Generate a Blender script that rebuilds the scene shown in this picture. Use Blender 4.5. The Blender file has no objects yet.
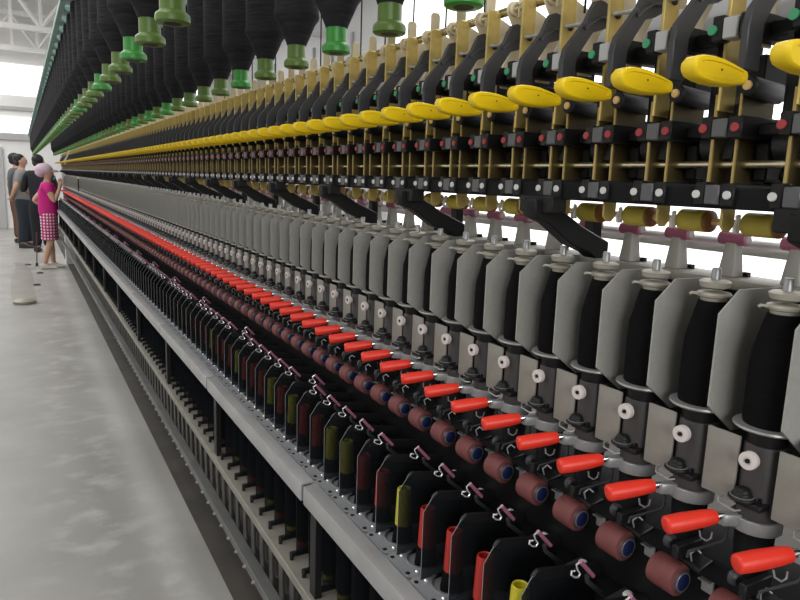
import bpy, bmesh, math, random
from mathutils import Vector, Matrix
random.seed(7)
P = 0.075            # one spindle pitch in metres; machine geometry below is written in pitches from the eye point
EYE = 1.48           # eye height above the floor
FLOOR = -EYE / P
SC = bpy.context.scene
COL = SC.collection
F_PX = 670.0

# ------------------------------------------------------------------ camera
def cam_rows():
    r = math.radians(2.0)
    up = Vector((math.sin(r), -math.cos(r), 0))
    yb = Vector((20 - 400, 168 - 300, F_PX)).normalized()
    zb = Vector((up.x, up.y, -(yb.x * up.x + yb.y * up.y) / yb.z)).normalized()
    xb = yb.cross(zb)
    return [Vector((xb[i], yb[i], zb[i])) for i in range(3)]
ROWS = cam_rows()
def project(x, y, z):
    v = Vector((x, y, z)); c = [r.dot(v) for r in ROWS]
    if c[2] < 0.2: return None
    return 400 + F_PX * c[0] / c[2], 300 + F_PX * c[1] / c[2]
cd = bpy.data.cameras.new('camera'); cam = bpy.data.objects.new('camera', cd); COL.objects.link(cam)
m = Matrix((ROWS[0], -ROWS[1], -ROWS[2])).transposed().to_4x4(); m.translation = (0, 0, EYE)
cam.matrix_world = m
cd.sensor_width = 36; cd.sensor_fit = 'HORIZONTAL'; cd.lens = F_PX / 800 * 36; cd.clip_start = 0.02; cd.clip_end = 200
SC.camera = cam

# ------------------------------------------------------------------ materials
MATS = {}
def mat(name, rgb, rough=0.5, metal=0.0, var=0.0, scale=40.0, bump=0.0, spec=0.5, emit=None, estr=0.0, stretch=None, coat=0.0):
    m = bpy.data.materials.new(name); m.use_nodes = True
    nt = m.node_tree; b = nt.nodes['Principled BSDF']
    b.inputs['Base Color'].default_value = (*rgb, 1); b.inputs['Roughness'].default_value = rough
    b.inputs['Metallic'].default_value = metal; b.inputs['Specular IOR Level'].default_value = spec
    if coat: b.inputs['Coat Weight'].default_value = coat
    if emit: b.inputs['Emission Color'].default_value = (*emit, 1); b.inputs['Emission Strength'].default_value = estr
    if var or bump:
        tc = nt.nodes.new('ShaderNodeTexCoord'); nz = nt.nodes.new('ShaderNodeTexNoise')
        nz.inputs['Scale'].default_value = scale; nz.inputs['Detail'].default_value = 4
        mp = nt.nodes.new('ShaderNodeMapping')
        if stretch: mp.inputs['Scale'].default_value = stretch
        nt.links.new(tc.outputs['Object'], mp.inputs['Vector']); nt.links.new(mp.outputs['Vector'], nz.inputs['Vector'])
        if var:
            rp = nt.nodes.new('ShaderNodeValToRGB')
            rp.color_ramp.elements[0].position = 0.3; rp.color_ramp.elements[1].position = 0.7
            rp.color_ramp.elements[0].color = (*[c * (1 - var) for c in rgb], 1)
            rp.color_ramp.elements[1].color = (*[min(1, c * (1 + var)) for c in rgb], 1)
            nt.links.new(nz.outputs['Fac'], rp.inputs['Fac']); nt.links.new(rp.outputs['Color'], b.inputs['Base Color'])
        if bump:
            bp = nt.nodes.new('ShaderNodeBump'); bp.inputs['Strength'].default_value = bump; bp.inputs['Distance'].default_value = 0.002
            nt.links.new(nz.outputs['Fac'], bp.inputs['Height']); nt.links.new(bp.outputs['Normal'], b.inputs['Normal'])
    MATS[name] = m
    return m
def glassy(name, tint, gloss=0.06):
    m = bpy.data.materials.new(name); m.use_nodes = True; nt = m.node_tree; nt.nodes.clear()
    o = nt.nodes.new('ShaderNodeOutputMaterial'); t = nt.nodes.new('ShaderNodeBsdfTransparent'); d = nt.nodes.new('ShaderNodeBsdfPrincipled')
    t.inputs['Color'].default_value = (*tint, 1)
    d.inputs['Base Color'].default_value = (.10, .11, .12, 1) if name == 'clear_pane' else (.7, .7, .68, 1); d.inputs['Roughness'].default_value = .25
    mx = nt.nodes.new('ShaderNodeMixShader'); mx.inputs[0].default_value = gloss
    nt.links.new(t.outputs[0], mx.inputs[1]); nt.links.new(d.outputs[0], mx.inputs[2]); nt.links.new(mx.outputs[0], o.inputs['Surface'])
    MATS[name] = m; return m

mat('black_paint', (.0085, .0085, .009), .48, spec=.3)
mat('bed_black', (.008, .008, .0085), .75, spec=.2, var=.3, scale=14)
mat('charcoal_paint', (.034, .034, .038), .45, var=.1, scale=60)
mat('gold_steel', (.68, .53, .19), .36, .55, var=.35, scale=18)
mat('edge_gold_lit', (.46, .34, .12), .4, .5)  # gold strut edge, the light it catches put into the colour
mat('strut_gold_dim', (.12, .09, .036), .4, .5, var=.5, scale=18)  # gold strut face, its dark reflection put into the colour
mat('tan_steel', (.80, .69, .47), .42, .2, var=.12, scale=14)
mat('rod_steel', (.62, .55, .38), .25, .9)
mat('block_grey', (.105, .108, .112), .45, .2)
mat('block_light', (.50, .51, .52), .45, .2)
mat('cap_green', (.05, .34, .16), .45)
mat('cap_red', (.36, .035, .04), .5)
mat('cap_white', (.68, .67, .66), .5)
mat('cap_brass', (.75, .50, .20), .4, .3)
mat('yellow_plastic', (.92, .64, .006), .38)
mat('steel', (.62, .62, .62), .25, 1.0)
mat('tube_silver', (.80, .80, .80), .35, .6)
mat('rim_grey', (.26, .27, .28), .4)
mat('dull_steel', (.38, .385, .39), .42, .7, var=.1, scale=30)
mat('olive_cot', (.50, .40, .055), .5, var=.1, scale=30)
mat('cot_end', (.22, .085, .02), .5)
mat('clip_white', (.75, .72, .66), .45)
mat('cone_grey', (.52, .51, .475), .5)
mat('pink_ceramic', (.50, .15, .26), .35)
mat('shield_grey', (.37, .365, .335), .5, .1, var=.05, scale=120)
mat('rail_beige', (.40, .38, .33), .45, .2, var=.1, scale=20)
mat('cop_beige', (.40, .37, .31), .45, .2)
mat('yarn_black', (.006, .006, .0065), .9, bump=.5, scale=30, stretch=(.5, .5, 12), spec=.1)
mat('roving_black', (.026, .026, .029), .85, var=.35, bump=1.0, scale=20, stretch=(1, 1, 9), spec=.15)
mat('housing_grey', (.06, .055, .055), .5, .2)
mat('flange_grey', (.42, .41, .40), .35, .5)
mat('knob_white', (.66, .60, .57), .45)
mat('panel_taupe', (.265, .25, .22), .5, var=.06, scale=60)
mat('red_plastic', (.78, .035, .016), .42, bump=.15, scale=120)
mat('clamp_grey', (.33, .33, .33), .4, .4)
mat('maroon_rubber', (.17, .046, .043), .65, var=.12, scale=40)
mat('hub_blue', (.008, .018, .085), .4)
mat('hub_ring', (.10, .045, .05), .4)
glassy('clear_pane', (.34, .36, .38), .10)
glassy('clear_bag', (.95, .94, .92), .08)
mat('wire_bright', (.85, .85, .85), .2, .6)
mat('ceramic_rose', (.33, .12, .19), .35)
mat('tube_red', (.52, .03, .02), .45)
mat('yarn_red', (.30, .022, .025), .8)
mat('tube_yellow', (.66, .58, .03), .45)
mat('yarn_yellow', (.42, .40, .035), .8)
mat('zinc', (.42, .42, .42), .38, .35, var=.12, scale=9)
mat('zinc_plate', (.30, .31, .325), .4, .3, var=.12, scale=15)
mat('ledge_putty', (.25, .235, .20), .5, .15, var=.12, scale=14)
mat('bolster', (.055, .05, .044), .5, .2, var=.5, scale=20)
mat('lowrail_grey', (.13, .13, .125), .5, .3, var=.15, scale=12)
mat('bobbin_green', (.045, .28, .04), .38)
mat('bobbin_olive', (.10, .18, .03), .4)
mat('teal_hanger', (.30, .46, .41), .5)
mat('wall_white', (.78, .77, .75), .7, var=.03, scale=2)
mat('wall_panel', (.62, .62, .62), .6)
mat('trim_grey', (.42, .42, .42), .6)
mat('truss_white', (.80, .79, .77), .5)
mat('skin', (.55, .33, .23), .55)
mat('hair_black', (.010, .009, .009), .6)
mat('pink_cloth', (.55, .012, .20), .8)
mat('grey_cloth', (.24, .24, .235), .85)
mat('black_cloth', (.008, .009, .014), .85)
mat('denim_dark', (.018, .026, .036), .85)
mat('brown_cloth', (.12, .06, .04), .85)
mat('cap_lilac', (.62, .46, .54), .8)
mat('mask_blue', (.22, .40, .62), .7)
mat('shoe_white', (.62, .58, .52), .5)
mat('shoe_dark', (.02, .02, .022), .5)
mat('cane_brown', (.12, .035, .025), .5)
mat('debris', (.05, .045, .04), .8)
mat('white_plastic', (.75, .74, .72), .45)
mat('window_glow', (.8, .8, .8), .5, emit=(1, 1, 1), estr=1.4)
def check_cloth():
    m = mat('check_cloth', (.5, .02, .18), .85); nt = m.node_tree; b = nt.nodes['Principled BSDF']
    tc = nt.nodes.new('ShaderNodeTexCoord'); sx = nt.nodes.new('ShaderNodeSeparateXYZ'); nt.links.new(tc.outputs['Object'], sx.inputs[0])
    def wave(out, k, ph=0):
        a = nt.nodes.new('ShaderNodeMath'); a.operation = 'MULTIPLY_ADD'; a.inputs[1].default_value = k; a.inputs[2].default_value = ph; nt.links.new(out, a.inputs[0])
        s = nt.nodes.new('ShaderNodeMath'); s.operation = 'SINE'; nt.links.new(a.outputs[0], s.inputs[0])
        g = nt.nodes.new('ShaderNodeMath'); g.operation = 'GREATER_THAN'; g.inputs[1].default_value = -.15; nt.links.new(s.outputs[0], g.inputs[0]); return g.outputs[0]
    mu = nt.nodes.new('ShaderNodeMath'); mu.operation = 'MULTIPLY'; nt.links.new(wave(sx.outputs[0], 150), mu.inputs[0]); nt.links.new(wave(sx.outputs[2], 140), mu.inputs[1])
    mx = nt.nodes.new('ShaderNodeMix'); mx.data_type = 'RGBA'; nt.links.new(mu.outputs[0], mx.inputs[0])
    mx.inputs[6].default_value = (.42, .012, .13, 1); mx.inputs[7].default_value = (.75, .66, .68, 1)
    nt.links.new(mx.outputs[2], b.inputs['Base Color'])
check_cloth()
WEAR_SHEEN_X = .22  # centre of the worn patches; window reflections there painted as lighter colour
def floor_mat():
    m = mat('floor_concrete', (.36, .35, .33), .35); nt = m.node_tree; b = nt.nodes['Principled BSDF']
    tc = nt.nodes.new('ShaderNodeTexCoord')
    def noise(scale, det, a, bb, c0, c1, strx=None):
        mp = nt.nodes.new('ShaderNodeMapping'); nt.links.new(tc.outputs['Object'], mp.inputs[0])
        if strx: mp.inputs['Scale'].default_value = strx
        n = nt.nodes.new('ShaderNodeTexNoise'); n.inputs['Scale'].default_value = scale; n.inputs['Detail'].default_value = det; nt.links.new(mp.outputs[0], n.inputs[0])
        r = nt.nodes.new('ShaderNodeValToRGB'); r.color_ramp.elements[0].position = a; r.color_ramp.elements[1].position = bb
        r.color_ramp.elements[0].color = (*c0, 1); r.color_ramp.elements[1].color = (*c1, 1); nt.links.new(n.outputs['Fac'], r.inputs[0]); return r.outputs[0]
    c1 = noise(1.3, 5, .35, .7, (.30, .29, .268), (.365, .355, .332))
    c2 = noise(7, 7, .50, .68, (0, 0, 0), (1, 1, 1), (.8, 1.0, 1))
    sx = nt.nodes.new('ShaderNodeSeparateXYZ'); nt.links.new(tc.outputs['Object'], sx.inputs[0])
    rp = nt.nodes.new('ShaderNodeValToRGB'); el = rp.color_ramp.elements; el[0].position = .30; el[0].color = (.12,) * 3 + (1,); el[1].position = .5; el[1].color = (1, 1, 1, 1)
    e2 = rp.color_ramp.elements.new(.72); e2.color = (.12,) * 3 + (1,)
    ma = nt.nodes.new('ShaderNodeMath'); ma.operation = 'MULTIPLY_ADD'; ma.inputs[1].default_value = .7; ma.inputs[2].default_value = .5 - .7 * WEAR_SHEEN_X; nt.links.new(sx.outputs[0], ma.inputs[0]); nt.links.new(ma.outputs[0], rp.inputs[0])
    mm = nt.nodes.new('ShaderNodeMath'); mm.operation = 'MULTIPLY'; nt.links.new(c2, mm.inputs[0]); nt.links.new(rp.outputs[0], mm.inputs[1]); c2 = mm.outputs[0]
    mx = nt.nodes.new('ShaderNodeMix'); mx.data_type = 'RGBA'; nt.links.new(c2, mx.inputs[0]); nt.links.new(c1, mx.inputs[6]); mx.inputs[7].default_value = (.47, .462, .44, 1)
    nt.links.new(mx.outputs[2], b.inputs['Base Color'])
    nt.links.new(noise(2.2, 5, .3, .75, (.30,) * 3, (.55,) * 3), b.inputs['Roughness'])
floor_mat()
mat('dark_floor', (.05, .043, .036), .7, var=.25, scale=6)  # darker, browner floor tone from the machine front inward

# ------------------------------------------------------------------ mesh builder
class MB:
    def __init__(s, bevel=0.0, seg=2): s.v = []; s.f = []; s.bevel = bevel; s.seg = seg
    def add(s, vs, fs):
        o = len(s.v); s.v += [Vector(v) for v in vs]; s.f += [tuple(i + o for i in f) for f in fs]; return s
    def box(s, x0, x1, y0, y1, z0, z1):
        vs = [(x, y, z) for x in (x0, x1) for y in (y0, y1) for z in (z0, z1)]
        return s.add(vs, [(0, 1, 3, 2), (4, 6, 7, 5), (0, 4, 5, 1), (2, 3, 7, 6), (0, 2, 6, 4), (1, 5, 7, 3)])
    def prism(s, poly, plane, lo, hi):
        n = len(poly)
        def pt(a, b, t): return {'XZ': (a, t, b), 'YZ': (t, a, b), 'XY': (a, b, t)}[plane]
        vs = [pt(a, b, lo) for a, b in poly] + [pt(a, b, hi) for a, b in poly]
        return s.add(vs, [tuple(range(n - 1, -1, -1)), tuple(range(n, 2 * n))] + [(i, (i + 1) % n, n + (i + 1) % n, n + i) for i in range(n)])
    def lathe(s, prof, base, axis=(0, 0, 1), n=16, cap=True):
        """prof: (distance along the axis, radius)"""
        a = Vector(axis).normalized(); u = a.orthogonal().normalized(); w = a.cross(u); b = Vector(base); vs = []; fs = []
        for t, r in prof:
            for i in range(n):
                th = 2 * math.pi * i / n; vs.append(b + a * t + (u * math.cos(th) + w * math.sin(th)) * r)
        for j in range(len(prof) - 1):
            for i in range(n):
                k = (i + 1) % n; fs.append((j * n + i, j * n + k, (j + 1) * n + k, (j + 1) * n + i))
        if cap:
            fs.append(tuple(range(n - 1, -1, -1))); q = (len(prof) - 1) * n; fs.append(tuple(range(q, q + n)))
        return s.add(vs, fs)
    def cyl(s, p0, p1, r0, r1=None, n=12):
        d = Vector(p1) - Vector(p0); return s.lathe([(0, r0), (d.length, r0 if r1 is None else r1)], p0, d, n)
    def tube(s, pts, r, n=6):
        pts = [Vector(p) for p in pts]; vs = []; fs = []; u = None
        for i, p in enumerate(pts):
            t = (pts[min(i + 1, len(pts) - 1)] - pts[max(i - 1, 0)]).normalized()
            if u is None: u = t.orthogonal().normalized()
            u = (u - t * u.dot(t)).normalized(); w = t.cross(u)
            rr = r[i] if isinstance(r, (list, tuple)) else r
            for k in range(n):
                th = 2 * math.pi * k / n; vs.append(p + (u * math.cos(th) + w * math.sin(th)) * rr)
        for j in range(len(pts) - 1):
            for k in range(n):
                q = (k + 1) % n; fs.append((j * n + k, j * n + q, (j + 1) * n + q, (j + 1) * n + k))
        q = (len(pts) - 1) * n; fs += [tuple(range(n - 1, -1, -1)), tuple(range(q, q + n))]
        return s.add(vs, fs)
    def ring(s, c, r0, r1, z0, z1, n=20, a0=0.0, a1=2 * math.pi):
        full = abs(a1 - a0 - 2 * math.pi) < 1e-6; m = n if full else n + 1; vs = []; fs = []
        for i in range(m):
            th = a0 + (a1 - a0) * i / n
            for r, z in ((r0, z0), (r1, z0), (r1, z1), (r0, z1)): vs.append((c[0] + r * math.cos(th), c[1] + r * math.sin(th), z))
        for i in range(n):
            j = (i + 1) % m
            for q in range(4): fs.append((i * 4 + q, i * 4 + (q + 1) % 4, j * 4 + (q + 1) % 4, j * 4 + q))
        if not full: fs += [(0, 1, 2, 3), tuple(n * 4 + q for q in (3, 2, 1, 0))]
        return s.add(vs, fs)

def to_mesh(name, mbs, origin=(0, 0, 0), scale=P):
    """mbs: list of (MB, material name); more than one gives a mesh with several materials"""
    me = bpy.data.meshes.new(name); bm = bmesh.new(); o = Vector(origin)
    for idx, (mb, mt) in enumerate(mbs):
        me.materials.append(MATS[mt]); b2 = bmesh.new()
        vs = [b2.verts.new((v - o) * scale) for v in mb.v]
        for f in mb.f:
            try: b2.faces.new([vs[i] for i in f])
            except ValueError: pass
        bmesh.ops.recalc_face_normals(b2, faces=b2.faces)
        if mb.bevel:
            ed = [e for e in b2.edges if len(e.link_faces) == 2 and e.calc_face_angle(0) > .5]
            bmesh.ops.bevel(b2, geom=ed, offset=mb.bevel * scale, segments=mb.seg, profile=.6, affect='EDGES', clamp_overlap=True)
        for f in b2.faces: f.material_index = idx; f.smooth = True
        tmp = bpy.data.meshes.new('t'); b2.to_mesh(tmp); b2.free(); bm.from_mesh(tmp); bpy.data.meshes.remove(tmp)
    bm.to_mesh(me); bm.free(); me.set_sharp_from_angle(angle=math.radians(38))
    return me
def W(x, y, z): return Vector((x * P, y * P, z * P + EYE))
def props(o, label=None, cat=None, group=None, kind=None):
    for k, v in (('label', label), ('category', cat), ('group', group), ('kind', kind)):
        if v: o[k] = v
    return o
def link(name, data, parent=None, loc=None):
    o = bpy.data.objects.new(name, data); COL.objects.link(o)
    if parent: o.parent = parent
    if loc is not None: o.location = loc
    return o
def single(name, mbs, origin, label=None, cat=None, group=None, kind=None):
    o = link(name, to_mesh(name, mbs, origin), loc=W(*origin)); return props(o, label, cat, group, kind)

ONES = ['', 'first', 'second', 'third', 'fourth', 'fifth', 'sixth', 'seventh', 'eighth', 'ninth', 'tenth', 'eleventh', 'twelfth', 'thirteenth',
        'fourteenth', 'fifteenth', 'sixteenth', 'seventeenth', 'eighteenth', 'nineteenth']
TENS = {2: ('twentieth', 'twenty'), 3: ('thirtieth', 'thirty'), 4: ('fortieth', 'forty'), 5: ('fiftieth', 'fifty')}
def ordinal(n):
    if n < 20: return ONES[n]
    a, b = TENS[n // 10]; return a if n % 10 == 0 else b + '-' + ONES[n % 10]

class Kind:
    """A repeating machine element. parts: (name, MB, material, parent part or None, label or None)"""
    def __init__(s, name, cat, desc, group, origin, parts, far_desc, n_ord=28, lod=42.0, count='counting back from the near end'):
        s.name, s.cat, s.desc, s.group, s.o, s.parts, s.far, s.n_ord, s.lod, s.count = name, cat, desc, group, origin, parts, far_desc, n_ord, lod, count
        s.meshes = [to_mesh(p[0], [(p[1], p[2])], origin) for p in parts]
        s.joined = None; s.proto = None; s.idx = 0
        pts = [v - Vector(origin) for p in parts for v in p[1].v]
        s.bb = [(min(p[i] for p in pts), max(p[i] for p in pts)) for i in range(3)]
        s.single = len(parts) == 1
    def seen(s, dy):
        n_in = 0; us = []
        for x in s.bb[0]:
            for y in s.bb[1]:
                for z in s.bb[2]:
                    q = project(s.o[0] + x, s.o[1] + y + dy, s.o[2] + z)
                    if q is None: return False
                    us.append(q)
        return min(u for u, v in us) < 795 and max(u for u, v in us) > 4 and min(v for u, v in us) < 596 and max(v for u, v in us) > 3
    def put(s, dy, mats=None, label=None, jit=None, off=(0, 0, 0)):
        """one more of the kind, dy pitches along the machine"""
        if not s.seen(dy): return None
        s.idx += 1
        loc = W(s.o[0] + off[0], s.o[1] + dy, s.o[2] + off[2])
        far = dy + s.o[1] > s.lod
        if s.single or far:
            if s.joined is None or mats:
                key = {}
                for p in s.parts: key.setdefault((mats or {}).get(p[0], p[2]), []).append(p[1])
                me = to_mesh(s.name, [(mb, mt) for mt, l in key.items() for mb in l], s.o)
                if not mats: s.joined = me
            else: me = s.joined
            r = link(s.name, me, loc=loc)
        else:
            if s.proto is None or mats:
                r = link(s.name, None, loc=loc); r.empty_display_size = .02; made = {}
                for p, me in zip(s.parts, s.meshes):
                    if mats and p[0] in mats:
                        me = me.copy(); me.materials.clear(); me.materials.append(MATS[mats[p[0]]])
                    c = link(p[0], me, made[p[3]] if p[3] else r)
                    if p[4]: c['label'] = p[4]
                    made.setdefault(p[0], c)
                if not mats: s.proto = r
            else:
                r = s.proto.copy(); COL.objects.link(r); r.location = loc; r.rotation_euler = (0, 0, 0)
                for ch in s.proto.children:
                    c = ch.copy(); COL.objects.link(c); c.parent = r
                    for g in ch.children:
                        d = g.copy(); COL.objects.link(d); d.parent = c
        n = s.idx
        if label: lab = label
        elif n <= s.n_ord: lab = ('nearest ' + s.desc + ' of its row') if n == 1 else ordinal(n) + ' ' + s.desc + ' ' + s.count
        else: lab = s.far
        if jit: r.rotation_euler = jit
        props(r, lab, s.cat, s.group); return r
def ax(poly): return poly

# ================================================================== the repeating units (pitches; Y relative to the position)
# pendulum arm with yellow grip
arm_poly = [(7.20, 1.38), (7.19, 1.85), (7.24, 2.05), (7.42, 2.26), (7.62, 2.50), (7.70, 2.68), (7.77, 2.79), (7.88, 2.83), (8.0, 2.81), (8.14, 2.70),
            (8.16, 2.50), (7.96, 2.40), (7.77, 2.34), (7.58, 2.08), (7.47, 1.90), (7.46, 1.38)]
k_arm = MB(.012, 1).prism(arm_poly, 'XZ', .03, .13)
k_body = MB().lathe([(0, .09), (.02, .115), (.75, .125), (.8, .1)], (7.46, .14, 1.24), (.85, .12, -.03), 14)
k_cap = MB().lathe([(0, .055), (.03, .055), (.035, .04)], (7.46, .14, 1.24), (-1, 0, 0), 12)
pad = bmesh.new()
def grip():
    mb = MB(.03, 3)
    poly = [(6.27, 1.25), (6.25, 1.30), (6.255, 1.36), (6.30, 1.41), (6.40, 1.437), (6.55, 1.44), (6.72, 1.425), (6.90, 1.39), (7.05, 1.355), (7.13, 1.33),
            (7.15, 1.29), (7.145, 1.22), (7.11, 1.19), (6.95, 1.165), (6.75, 1.152), (6.55, 1.158), (6.40, 1.178), (6.31, 1.205)]
    cx = 6.70; cz = 1.30; n = len(poly); y0, y1 = -.07, .14
    ins = lambda f, g: [(cx + (x - cx) * f, cz + (z - cz) * g) for x, z in poly]
    rings = [(ins(.95, .84), y1), (ins(1, 1), y1 - .04), (ins(1, 1), y0 + .05), (ins(.99, .96), y0 + .015), (ins(.96, .86), y0), (ins(.86, .62), y0), (ins(.83, .55), y0 + .02)]
    vs = [(x, y, z) for r, y in rings for x, z in r]; fs = [tuple(range(n - 1, -1, -1)), tuple(range(len(vs) - n, len(vs)))]
    for j in range(len(rings) - 1):
        for i in range(n): k = (i + 1) % n; fs.append((j * n + i, j * n + k, (j + 1) * n + k, (j + 1) * n + i))
    mb.bevel = 0; mb.add(vs, fs); return mb
k_screw = MB().cyl((6.70, -.055, 1.31), (6.70, -.04, 1.31), .012, n=8)
k_spr = MB().tube([(7.56, .0, 2.36), (7.66, -.02, 2.46), (7.85, -.02, 2.56), (8.1, .0, 2.58)], .022, 6).cyl((7.6, -.02, 2.42), (7.6, .05, 2.42), .05, n=10)
k_link = MB().cyl((7.66, .1, 2.46), (7.72, .6, 2.52), .03, n=8)
K_ARM = Kind('pressure_arm', 'lever', 'black pressure arm with yellow grip', 'pressure arms with yellow grips', (7.4, .08, 1.8),
    [('arm_plate', k_arm, 'charcoal_paint', None, None), ('grip', grip(), 'yellow_plastic', None, 'yellow leaf-shaped grip'), ('grip_screw', k_screw, 'black_paint', 'grip', None),
     ('arm_housing', k_body, 'black_paint', None, None), ('end_cap', k_cap, 'cap_brass', 'arm_housing', 'brass-coloured end cap'), ('spring_wire', k_spr, 'charcoal_paint', None, None), ('link_pin', k_link, 'dull_steel', None, None)],
    'small yellow-gripped pressure arm far down the drafting row, merged into a yellow line')
# bracket
post = MB(.01, 1).prism([(7.65, 1.0), (7.65, 3.1), (7.70, 3.16), (7.88, 3.16), (7.94, 3.1), (7.94, 1.0)], 'XZ', .62, .67)
hole = MB().cyl((7.83, .610, 2.52), (7.83, .625, 2.52), .06, n=12)
hole2 = MB().cyl((7.83, .612, 3.06), (7.83, .625, 3.06), .022, n=8)
tan = MB(.01, 1).prism([(7.86, 3.08), (7.87, 3.2), (7.94, 3.27), (8.08, 3.3), (8.5, 3.22), (8.95, 3.05), (8.95, 2.72), (8.3, 2.55), (8.1, 2.2), (8.1, 1.75), (7.8, 1.75), (7.8, 2.1), (8.0, 2.42), (8.1, 2.72)], 'XZ', .33, .37)
collar = MB().lathe([(0, .115), (.015, .125), (.06, .125), (.075, .115)], (8.0, .25, 3.14), (0, 1, 0), 16)
tab = MB(.008, 1).prism([(7.93, 2.95), (7.93, 3.55), (7.97, 3.61), (8.11, 3.61), (8.15, 3.55), (8.15, 2.95)], 'XZ', .08, .12)
low_a = MB(.008, 1).prism([(7.68, .1), (7.68, 1.2), (8.3, 1.2), (8.3, .1)], 'XZ', .33, .37)
low_b = MB(.008, 1).prism([(7.68, -.1), (7.68, 1.2), (8.1, 1.2), (8.1, -.1)], 'XZ', .66, .70)
low_ae = MB().box(7.66, 7.685, .335, .365, .1, 1.2)  # thin strip painting the lit front edge of the strut
low_be = MB().box(7.66, 7.69, .66, .70, -.1, 1.2)
foot = MB(.01, 1).prism([(7.72, -.1), (7.72, -.42), (7.8, -.5), (7.9, -.5), (7.98, -.42), (7.98, -.1)], 'XZ', .46, .50)
ftop = MB(.02, 2).prism([(7.75, .42), (8.25, .36), (8.5, .8), (8.4, 1.15), (7.9, 1.1)], 'XZ', .45, .6)
K_BR = Kind('drafting_bracket', 'bracket', 'gold plated drafting bracket', 'gold drafting brackets', (7.8, .5, 1.5),
    [('upright', post, 'gold_steel', None, None), ('bolt_hole', hole, 'black_paint', 'upright', 'dark bolt hole'), ('rivet', hole2, 'cap_brass', 'upright', None), ('web_plate', tan, 'tan_steel', None, 'pale tan web plate'), ('collar', collar, 'tan_steel', 'web_plate', None),
     ('hook_tab', tab, 'tan_steel', None, None), ('lower_strut', low_a, 'strut_gold_dim', None, 'gold strut, dim face painted dark'), ('strut_lit_edge', low_ae, 'edge_gold_lit', 'lower_strut', 'gold edge painted in its lit tone'), ('lower_strut', low_b, 'strut_gold_dim', None, 'gold strut, dim face painted dark'), ('strut_lit_edge', low_be, 'edge_gold_lit', 'lower_strut', 'gold edge painted in its lit tone'), ('foot_tab', foot, 'gold_steel', None, None), ('shoe', ftop, 'black_paint', None, 'black cradle shoe')],
    'small gold drafting bracket far down the row where brackets run together')
# clamps
def clamp(z, zb, capr, two, blk, capm, xf=7.42, long=True):
    b = MB(.015, 1).box(xf, 7.64, .34, .54, z - zb, z + zb)
    c = MB(.015, 1).box(xf + .02, 7.62, .545, .70, z - zb * 1.1, z + zb * 1.3).box(xf + .02, 8.35, .15, .335, z - zb * 1.15, z + zb * 1.2).box(xf + .02, 7.58, .335, .545, z - zb * .6, z + zb * .6).box(7.75, 7.95, .7, 1.15, z - zb * .7, z + zb * .5)
    caps = [MB().lathe([(0, capr), (.022, capr), (.028, capr * .92)], (xf + .02, y, z), (-1, 0, 0), 14) for y in ([.23, .66] if two else [.68])]
    parts = [('clamp_block', b, blk, None, None), ('roller_cradle', c, 'black_paint', None, 'black roller cradle')] + [('cap', q, capm, None, None) for q in caps]
    return parts
K_C1 = Kind('top_clamp', 'clamp', 'pale clamp block with green cap', 'clamps with green caps', (7.5, .44, 1.93), clamp(1.93, .125, .062, False, 'block_light', 'cap_green'),
    'tiny green-capped clamp far down the top clamp row')
K_C2 = Kind('middle_clamp', 'clamp', 'grey clamp block with red caps', 'clamps with red caps', (7.5, .44, .77), clamp(.77, .11, .055, True, 'block_grey', 'cap_red'),
    'tiny red-capped clamp far down the middle clamp row')
K_C3 = Kind('bottom_clamp', 'clamp', 'grey clamp block with white caps', 'clamps with white caps', (7.5, .44, -.03), clamp(-.03, .12, .052, True, 'block_grey', 'cap_white'),
    'tiny white-capped clamp far down the bottom clamp row')
# rollers inside the drafting zone
r1 = MB().lathe([(0, .13), (.03, .155), (.42, .155), (.46, .12)], (8.3, .07, -.4), (0, 1, 0), 16)
r1e = MB().lathe([(0, .10), (.03, .15), (.075, .155)], (8.3, .0, -.4), (0, 1, 0), 16)
r1c = MB().tube([(8.12, .5, -.32), (8.08, .52, -.42), (8.12, .54, -.5), (8.2, .56, -.5), (8.22, .57, -.4), (8.19, .57, -.3), (8.12, .5, -.3)], .03, 6)
r1s = MB().cyl((8.3, -.2, -.4), (8.3, .75, -.4), .05, n=8)
K_R1 = Kind('apron_roller', 'roller', 'olive apron roller with brown end', 'olive apron rollers', (8.3, .3, -.4),
    [('sleeve', r1, 'olive_cot', None, None), ('end_bush', r1e, 'cot_end', None, 'brown end bush'), ('clip', r1c, 'clip_white', None, 'white clip'), ('journal', r1s, 'cap_brass', None, None)],
    'tiny olive apron roller far down the row under the white caps')
# back roller/arm machinery in dark
mech = MB(.02, 1).box(8.42, 8.75, .02, .60, .12, .72)
mechs = [('guide_shoe', MB(.02, 1).box(7.95, 8.4, .10, .28, .15, .62)), ('guide_shoe', MB(.02, 1).prism([(8.0, .05), (8.4, -.05), (8.4, .5), (8.2, .5)], 'XZ', .40, .62)),
         ('swing_block', MB(.02, 1).box(7.9, 8.5, .72, .98, .88, 1.42)), ('swing_block', MB(.02, 1).box(8.0, 8.6, .76, 1.02, 1.45, 2.05)), ('swing_block', MB(.02, 1).box(8.1, 8.6, .38, .6, 1.25, 1.7))]
mechw = MB().tube([(7.95, .8, .0), (7.9, .82, .22), (7.95, .9, .28), (8.05, .98, .2), (8.0, .92, .16), (7.95, .86, .2)], .02, 6)
mechc = MB().lathe([(0, .2), (.06, .26), (.3, .26), (.34, .2)], (8.2, .78, .62), (0, 1, 0), 16)
K_M = Kind('roller_gearbox', 'roller', 'black top-roller carrier behind the gold struts', 'black top-roller carriers', (8.2, .5, .6),
    [('carrier', mech, 'bed_black', None, None)] + [(q, w_, 'black_paint', None, None) for q, w_ in mechs] + [('thread_hook', mechw, 'black_paint', None, None), ('apron_cage', mechc, 'charcoal_paint', None, None)],
    'dark top-roller carrier far down behind the gold struts')
K_M.name = 'roller_carrier'
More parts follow.
